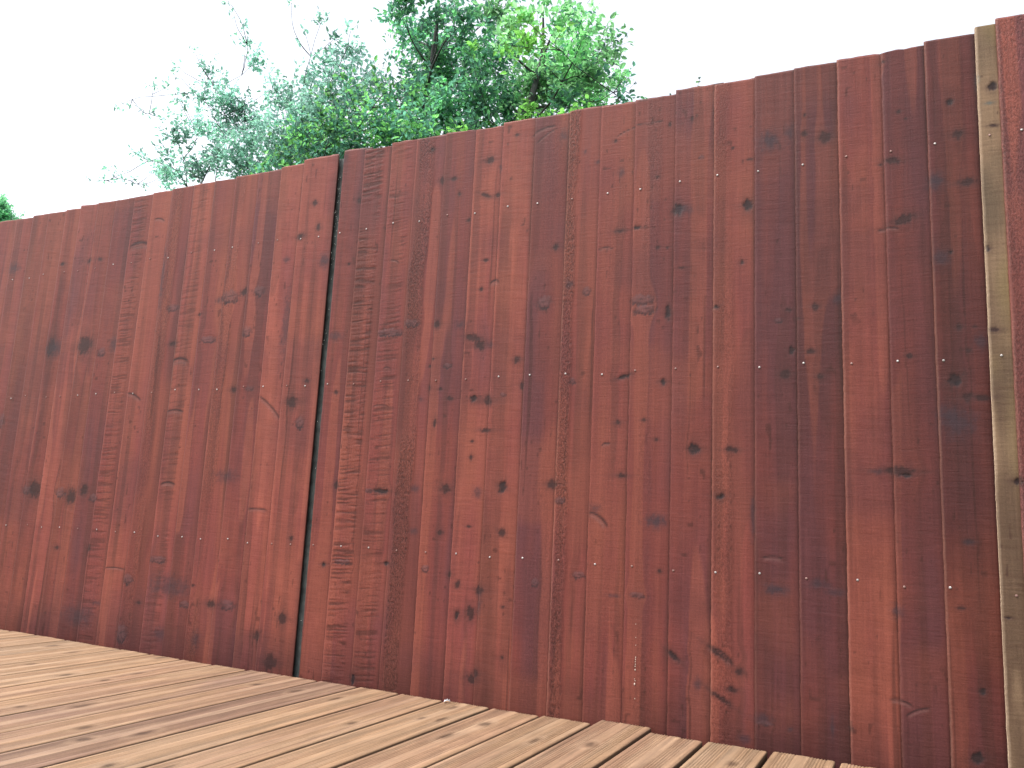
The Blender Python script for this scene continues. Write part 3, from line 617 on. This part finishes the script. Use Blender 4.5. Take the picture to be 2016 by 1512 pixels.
# ------------------------------------------------------------------ trees behind the fence
TREES = {'airy':'-4.68,2.94,3.69,0.26,2 -4.29,2.80,3.66,0.23,2 -5.04,3.10,4.05,0.18,1.2 -5.10,2.85,3.54,0.24,1.6 -4.65,2.77,3.33,0.25,2 -4.63,3.10,3.52,0.26,2.2 -6.16,3.62,4.37,0.22,1.8 -6.27,3.50,4.53,0.21,1.6 -6.46,3.47,4.84,0.14,1.2 -6.16,2.92,3.45,0.14,2.4 -6.21,3.24,3.67,0.20,1.8 -5.65,2.98,3.57,0.18,1.4 -5.21,2.87,3.36,0.20,2 -6.00,2.81,3.73,0.16,1.3 -5.88,2.91,3.84,0.16,1.4 -6.04,3.63,4.97,0.14,1.4 -6.09,3.53,5.13,0.10,1.3 -5.86,3.32,5.12,0.06,1 -5.20,3.50,4.50,0.19,1.2 -4.36,2.89,4.13,0.17,1.6 -4.72,3.12,4.79,0.07,2.2 -4.68,3.25,4.68,0.07,1.8 -4.62,3.43,4.62,0.16,1.3 -6.28,3.55,4.23,0.16,1.2 -5.67,3.58,4.59,0.15,1 -6.16,2.79,3.59,0.10,1 -6.07,3.24,5.44,0.04,1 -6.00,3.27,5.29,0.04,1 -5.18,3.20,5.16,0.04,0.8 -4.86,3.07,4.71,0.05,0.6 -5.02,3.19,4.70,0.04,0.5 -4.09,2.79,4.35,0.08,0.7 -6.61,3.37,5.08,0.04,1 -6.82,3.35,4.97,0.04,1 -6.33,3.22,4.79,0.05,1 -6.48,3.12,4.65,0.05,1 -6.64,3.36,4.62,0.07,1.3 -6.30,3.27,4.48,0.11,1.5 -7.68,3.35,4.70,0.04,1 -7.49,3.34,4.64,0.04,1 -7.05,3.20,4.44,0.04,1 -6.85,3.17,4.37,0.04,1 -6.73,3.24,4.33,0.05,1.4 -6.47,3.17,4.23,0.05,1 -6.15,3.06,4.09,0.06,1 -6.88,3.12,4.64,0.05,1.2 -6.95,3.33,4.74,0.05,1.5 -6.36,3.02,4.36,0.06,1.3 -6.26,3.02,4.26,0.07,1.3 -7.14,3.25,3.99,0.06,1 -6.84,3.11,3.84,0.07,1.2 -6.64,3.21,3.89,0.07,1.3 -7.68,3.19,3.76,0.04,1 -7.45,3.14,3.72,0.04,1 -7.68,3.40,3.84,0.04,1 -7.09,3.08,3.66,0.04,1 -7.04,3.17,3.66,0.04,1 -7.31,3.08,3.78,0.03,1 -7.41,3.25,3.84,0.04,1 -6.82,3.11,3.54,0.04,1 -6.74,3.14,3.69,0.05,1.2 -6.98,3.45,3.86,0.11,1.6 -4.22,3.02,3.87,0.21,2 -4.27,3.26,4.20,0.18,1.4 -5.79,3.60,4.27,0.15,1.4 -4.51,2.80,3.06,0.25,1 -4.19,2.76,2.99,0.24,1',
'tall':'-3.55,2.73,4.31,0.14,1.8 -3.80,3.27,4.52,0.20,2.4 -3.50,3.12,4.18,0.16,2.2 -3.52,2.74,4.42,0.14,1.8 -3.28,2.83,4.26,0.16,1.6 -2.97,2.68,4.05,0.17,1.8 -2.95,2.96,4.26,0.15,1.6 -2.58,2.54,3.96,0.11,1.8 -2.84,3.20,4.53,0.09,1.6 -3.62,3.40,4.13,0.22,3 -3.41,3.45,4.21,0.22,2 -3.04,3.23,4.05,0.20,2 -2.98,3.46,4.30,0.19,2 -1.91,2.52,3.61,0.15,0.7 -2.18,2.79,3.90,0.16,0.8 -2.17,3.47,4.04,0.16,0.8 -2.02,3.28,4.00,0.12,0.6 -2.03,2.91,3.56,0.17,1.6 -2.41,3.44,3.85,0.24,2.4 -2.52,3.12,3.66,0.23,2.6 -2.88,3.32,3.75,0.24,2.4 -2.85,2.79,3.42,0.22,2.4 -3.08,2.69,3.31,0.22,2.8 -3.50,2.94,3.68,0.18,2.2 -2.10,2.64,3.54,0.17,1.4 -2.22,2.88,3.33,0.16,1.6 -2.25,3.46,3.69,0.16,1.6 -1.82,2.83,3.42,0.10,1 -1.62,2.51,3.25,0.07,0.6 -1.69,2.82,3.31,0.06,0.6 -1.69,2.67,3.19,0.08,1.5 -3.47,3.28,4.36,0.17,1.6 -2.97,2.86,3.99,0.17,1.4 -3.31,2.79,3.20,0.19,3 -2.76,2.60,3.05,0.18,3 -2.86,3.48,3.56,0.21,3 -2.25,2.92,4.09,0.09,0.5 -2.35,2.71,4.03,0.09,1 -1.93,2.56,3.82,0.07,0.4 -3.43,2.56,3.80,0.08,0.9 -3.41,2.67,3.20,0.19,2',
'bright':'-4.36,2.78,3.55,0.12,2.6 -3.96,2.25,3.07,0.17,2.4 -3.64,2.14,3.06,0.16,2.6 -3.83,2.59,3.28,0.19,2.6 -3.41,2.35,3.17,0.18,2.4 -3.80,3.10,3.76,0.19,2 -3.25,2.22,3.34,0.13,1.4 -3.33,2.63,3.57,0.13,1.6 -3.94,2.87,3.67,0.16,1.8 -4.39,2.51,3.13,0.16,2.2 -4.50,3.09,3.40,0.22,3 -3.75,2.58,3.06,0.19,3 -4.37,2.34,2.93,0.15,2.2 -3.43,2.51,3.09,0.18,3 -2.91,2.14,2.94,0.15,2.2 -4.01,2.52,3.61,0.11,1.6 -3.71,2.35,3.53,0.09,1.2 -3.65,2.99,3.96,0.10,1.4 -4.62,2.93,3.22,0.21,2',
'lime':'-2.37,2.40,3.69,0.09,2.6 -2.02,1.93,3.37,0.07,2.6 -2.27,2.15,3.41,0.08,1.6 -2.12,2.14,3.35,0.10,2.2 -2.00,2.11,3.35,0.07,1.6 -2.28,2.29,3.69,0.05,1.2 -2.30,2.55,3.15,0.06,2.6 -1.76,2.26,2.94,0.05,2.2 -1.71,1.95,2.74,0.06,1.6 -2.39,2.57,3.12,0.05,2 -2.72,2.43,3.64,0.05,1.6 -2.92,2.89,3.34,0.09,2 -2.70,2.30,2.94,0.08,1.6 -2.35,2.80,3.19,0.08,2'}
def tube(P, r0, r1, V, F, k=6):
    P = np.asarray(P, float); m = len(P); b0 = len(V)
    for i in range(m):
        t = P[min(i + 1, m - 1)] - P[max(i - 1, 0)]; t = t / (np.linalg.norm(t) + 1e-9)
        a = np.cross(t, (0.31, .2, .93)); a /= np.linalg.norm(a) + 1e-9; b = np.cross(t, a)
        r_ = r0 + (r1 - r0) * i / (m - 1)
        for j in range(k):
            p = 2 * math.pi * j / k; V.append(tuple(P[i] + (a * math.cos(p) + b * math.sin(p)) * r_))
    for i in range(m - 1):
        for j in range(k):
            F.append((b0 + i * k + j, b0 + i * k + (j + 1) % k, b0 + (i + 1) * k + (j + 1) % k, b0 + (i + 1) * k + j))

def curve(a, b, sag, wig, m=7):
    a = np.array(a); b = np.array(b); L = np.linalg.norm(b - a)
    d = np.array([random.gauss(0, 1) for _ in range(3)]) * wig * L
    return [a + (b - a) * t + np.array((0, 0, -sag * L)) * 4 * t * (1 - t) * -1 + d * math.sin(math.pi * t) + np.array([random.gauss(0, .006 * L) for _ in range(3)]) * (0 < t < 1) for t in np.linspace(0, 1, m)]

def build_leaves(P, D, S_, C, name, parent, loc):
    """folded pointed leaves: P base, D direction, S_ size, C colour"""
    n = len(P); P = np.array(P); D = np.array(D); D /= np.linalg.norm(D, axis=1)[:, None] + 1e-9
    S_ = np.array(S_)[:, None]; C = np.array(C)
    up = rng.normal(0, .55, (n, 3)) + np.array((0, 0, 1.0)); side = np.cross(D, up); side /= np.linalg.norm(side, axis=1)[:, None] + 1e-9
    nrm = np.cross(side, D)
    V = np.zeros((n, 6, 3))
    V[:, 0] = P; V[:, 3] = P + D * S_ - nrm * S_ * .12
    for k, (a, b, f, s) in enumerate(((.3, .27, .09, 1), (.68, .21, .05, 1))): V[:, 1 + k] = P + D * S_ * a + side * S_ * b * s + nrm * S_ * f
    for k, (a, b, f, s) in enumerate(((.68, .21, .05, -1), (.3, .27, .09, -1))): V[:, 4 + k] = P + D * S_ * a + side * S_ * b * s + nrm * S_ * f
    V -= np.array(loc)
    b = np.arange(n)[:, None] * 6
    F = np.concatenate([b + np.array([0, 1, 2, 3]), b + np.array([0, 3, 4, 5])])
    return mesh_np(name, V.reshape(-1, 3), F, M_leaf, parent, (0, 0, 0), np.repeat(C, 6, axis=0), smooth=False)

def make_tree(base, trunks, clumps, label, cat_name, tone, size, seed, dens=1.0, young=None, tr=.05, pale_from=None):
    random.seed(seed)
    root = empty(cat_name, base, label, 'tree', 'trees beyond the fence')
    V = []; F = []; P = []; D = []; S_ = []; C = []
    joints = []
    for tk in trunks:
        pts = [np.array(p) for p in tk]; Q = []
        for a, b in zip(pts[:-1], pts[1:]): Q += curve(a, b, 0, .03, 6)[:-1]
        Q.append(pts[-1]); tube(Q, tr, tr * .12, V, F, 8)
        for i, q in enumerate(Q):
            if q[2] > 1.2: joints.append((q, tr * (1 - .7 * i / len(Q))))
    for lst, yg in ((clumps, 0), (young or [], 1)):
        for (x, y, z, r_, d) in lst:
            fresh = pale_from is not None and x > pale_from and z > 3.35
            shade = random.uniform(.72, 1.3)
            c = np.array((x, y, z))
            best = min(joints, key=lambda j: np.linalg.norm(j[0] - c) + 1.2 * max(0, j[0][2] - z + .25))
            Q = curve(best[0], c, -.03, .05, 7)
            tube(Q, max(.0035, min(best[1] * .45, .012)), .002, V, F, 4)
            if len(Q) > 3: joints.append((Q[4], .009))
            out = c - best[0]; out = out / (np.linalg.norm(out) + 1e-9)
            nt = max(3, int((d + (.7 if fresh else 0)) * (r_ / .045) ** 1.6 * 3.0))
            for _ in range(nt):
                st = c + np.array([random.gauss(0, .33) for _ in range(3)]) * r_
                dr = out * .5 + np.array([random.gauss(0, .7), random.gauss(0, .7), random.gauss(.35, .6)]); dr /= np.linalg.norm(dr)
                Lt = r_ * random.uniform(.5, 1.05) + .03
                en = st + dr * Lt
                if random.random() < .6: tube([st, st + dr * Lt * .5 + np.array((0, 0, .004)), en], .0018, .0008, V, F, 3)
                nl = max(3, int(Lt / .014 * dens))
                tw = random.uniform(.75, 1.25)
                for k in range(nl):
                    t = (k + random.random()) / nl
                    P.append(st + dr * Lt * t + np.array([random.gauss(0, .006) for _ in range(3)]))
                    D.append(dr * .55 + np.array([random.gauss(0, .6), random.gauss(0, .6), random.gauss(-.1, .5)]))
                    S_.append(size * random.uniform(.6, 1.2))
                    base_c = np.array((.23, .44, .24)) if fresh and random.random() < .75 else np.array(tone[2] if yg else (tone[1] if random.random() < tone[3] else tone[0]))
                    C.append(base_c * tw * shade * random.uniform(.75, 1.3))
    tv = np.array(V) - np.array(base)
    mesh_np('trunk', tv, F, M_bark, root)
    build_leaves(P, D, S_, C, 'crown', root, base)
    return len(P)

def parse(s): return [tuple(map(float, e.split(','))) for e in s.split()]
G = -.16
n1 = make_tree((-4.9, 3.3, G), [[(-4.9, 3.3, G), (-4.95, 3.25, 1.5), (-5.05, 3.2, 3.0), (-5.0, 3.2, 3.9)], [(-4.95, 3.25, 1.5), (-5.6, 3.2, 2.9), (-6.1, 3.2, 3.5)]],
          parse(TREES['airy']), 'sparse airy tree with thin outstretched twigs, furthest left of the cluster above the fence', 'small_leaved_tree',
          ((.21, .35, .36), (.21, .38, .33), (.14, .26, .03), .3), .042, 11, .75, tr=.045)  # sky glare veiling this crown is mixed into its pale leaf colours
n2 = make_tree((-3.1, 3.1, G), [[(-3.1, 3.1, G), (-3.2, 3.05, 1.5), (-3.35, 3.0, 2.8), (-3.45, 3.0, 3.8), (-3.4, 3.0, 4.7)], [(-3.2, 3.05, 1.5), (-2.55, 3.0, 2.8), (-2.5, 3.0, 3.6), (-2.45, 3.0, 4.2)]],
          parse(TREES['tall']), 'tallest leafy tree above the fence with dark forked trunks and lime green shoots', 'broadleaf_tree',
          ((.080, .185, .155), (.12, .31, .155), (.17, .36, .10), .42), .047, 12, .68, parse(TREES['lime']), tr=.06, pale_from=-2.62)
n3 = make_tree((-3.8, 2.7, G), [[(-3.8, 2.7, G), (-3.85, 2.65, 1.3), (-3.9, 2.6, 2.6), (-3.8, 2.6, 3.3)], [(-3.85, 2.65, 1.3), (-4.2, 2.6, 2.3), (-4.5, 2.6, 2.8)]],
          parse(TREES['bright']), 'low bushy mid-green tree between the sparse tree and the tallest tree', 'bushy_tree',
          ((.08, .19, .165), (.15, .34, .13), (.14, .26, .03), .4), .045, 13, .55, tr=.04)
n4 = make_tree((-18.6, 8.2, G), [[(-18.6, 8.2, G), (-18.5, 8.1, 3), (-18.4, 8, 5.5), (-18.3, 8, 6.4)]],
          [(-17.86, 8, 6.72, .12, 3), (-17.75, 8, 6.45, .12, 3), (-17.95, 8, 6.6, .2, 4), (-18.2, 8, 6.6, .35, 3), (-18.5, 8.2, 6.3, .5, 3), (-18.1, 8, 6.1, .45, 3), (-19.2, 8.3, 6.2, .5, 2.5), (-18.6, 8.4, 5.5, .6, 2), (-19.4, 8, 5.3, .5, 2)],
          'dense green tree barely showing at the left edge of the picture', 'garden_tree', ((.15, .33, .24), (.22, .48, .28), (.1, .2, .03), .4), .06, 14, .9, tr=.12)
n5 = make_tree((-1.3, 3.1, G), [[(-1.3, 3.1, G), (-1.32, 3.05, 1.5), (-1.35, 3.0, 2.9)]],
          [(-1.26, 3, 3.37, .04, .8), (-1.24, 3, 3.29, .03, .8), (-1.47, 3, 3.30, .03, .6), (-1.40, 3, 3.2, .05, 1), (-1.3, 3, 3.1, .1, 1.2), (-1.45, 3, 2.9, .15, 1), (-1.15, 3, 2.8, .15, 1)],
          'slender sapling with only its wispy tip peeking over the fence right of the trees', 'sapling', ((.05, .10, .06), (.08, .16, .06), (.1, .2, .03), .4), .032, 15, .7, tr=.012)
print('leaves', n1, n2, n3, n4, n5)
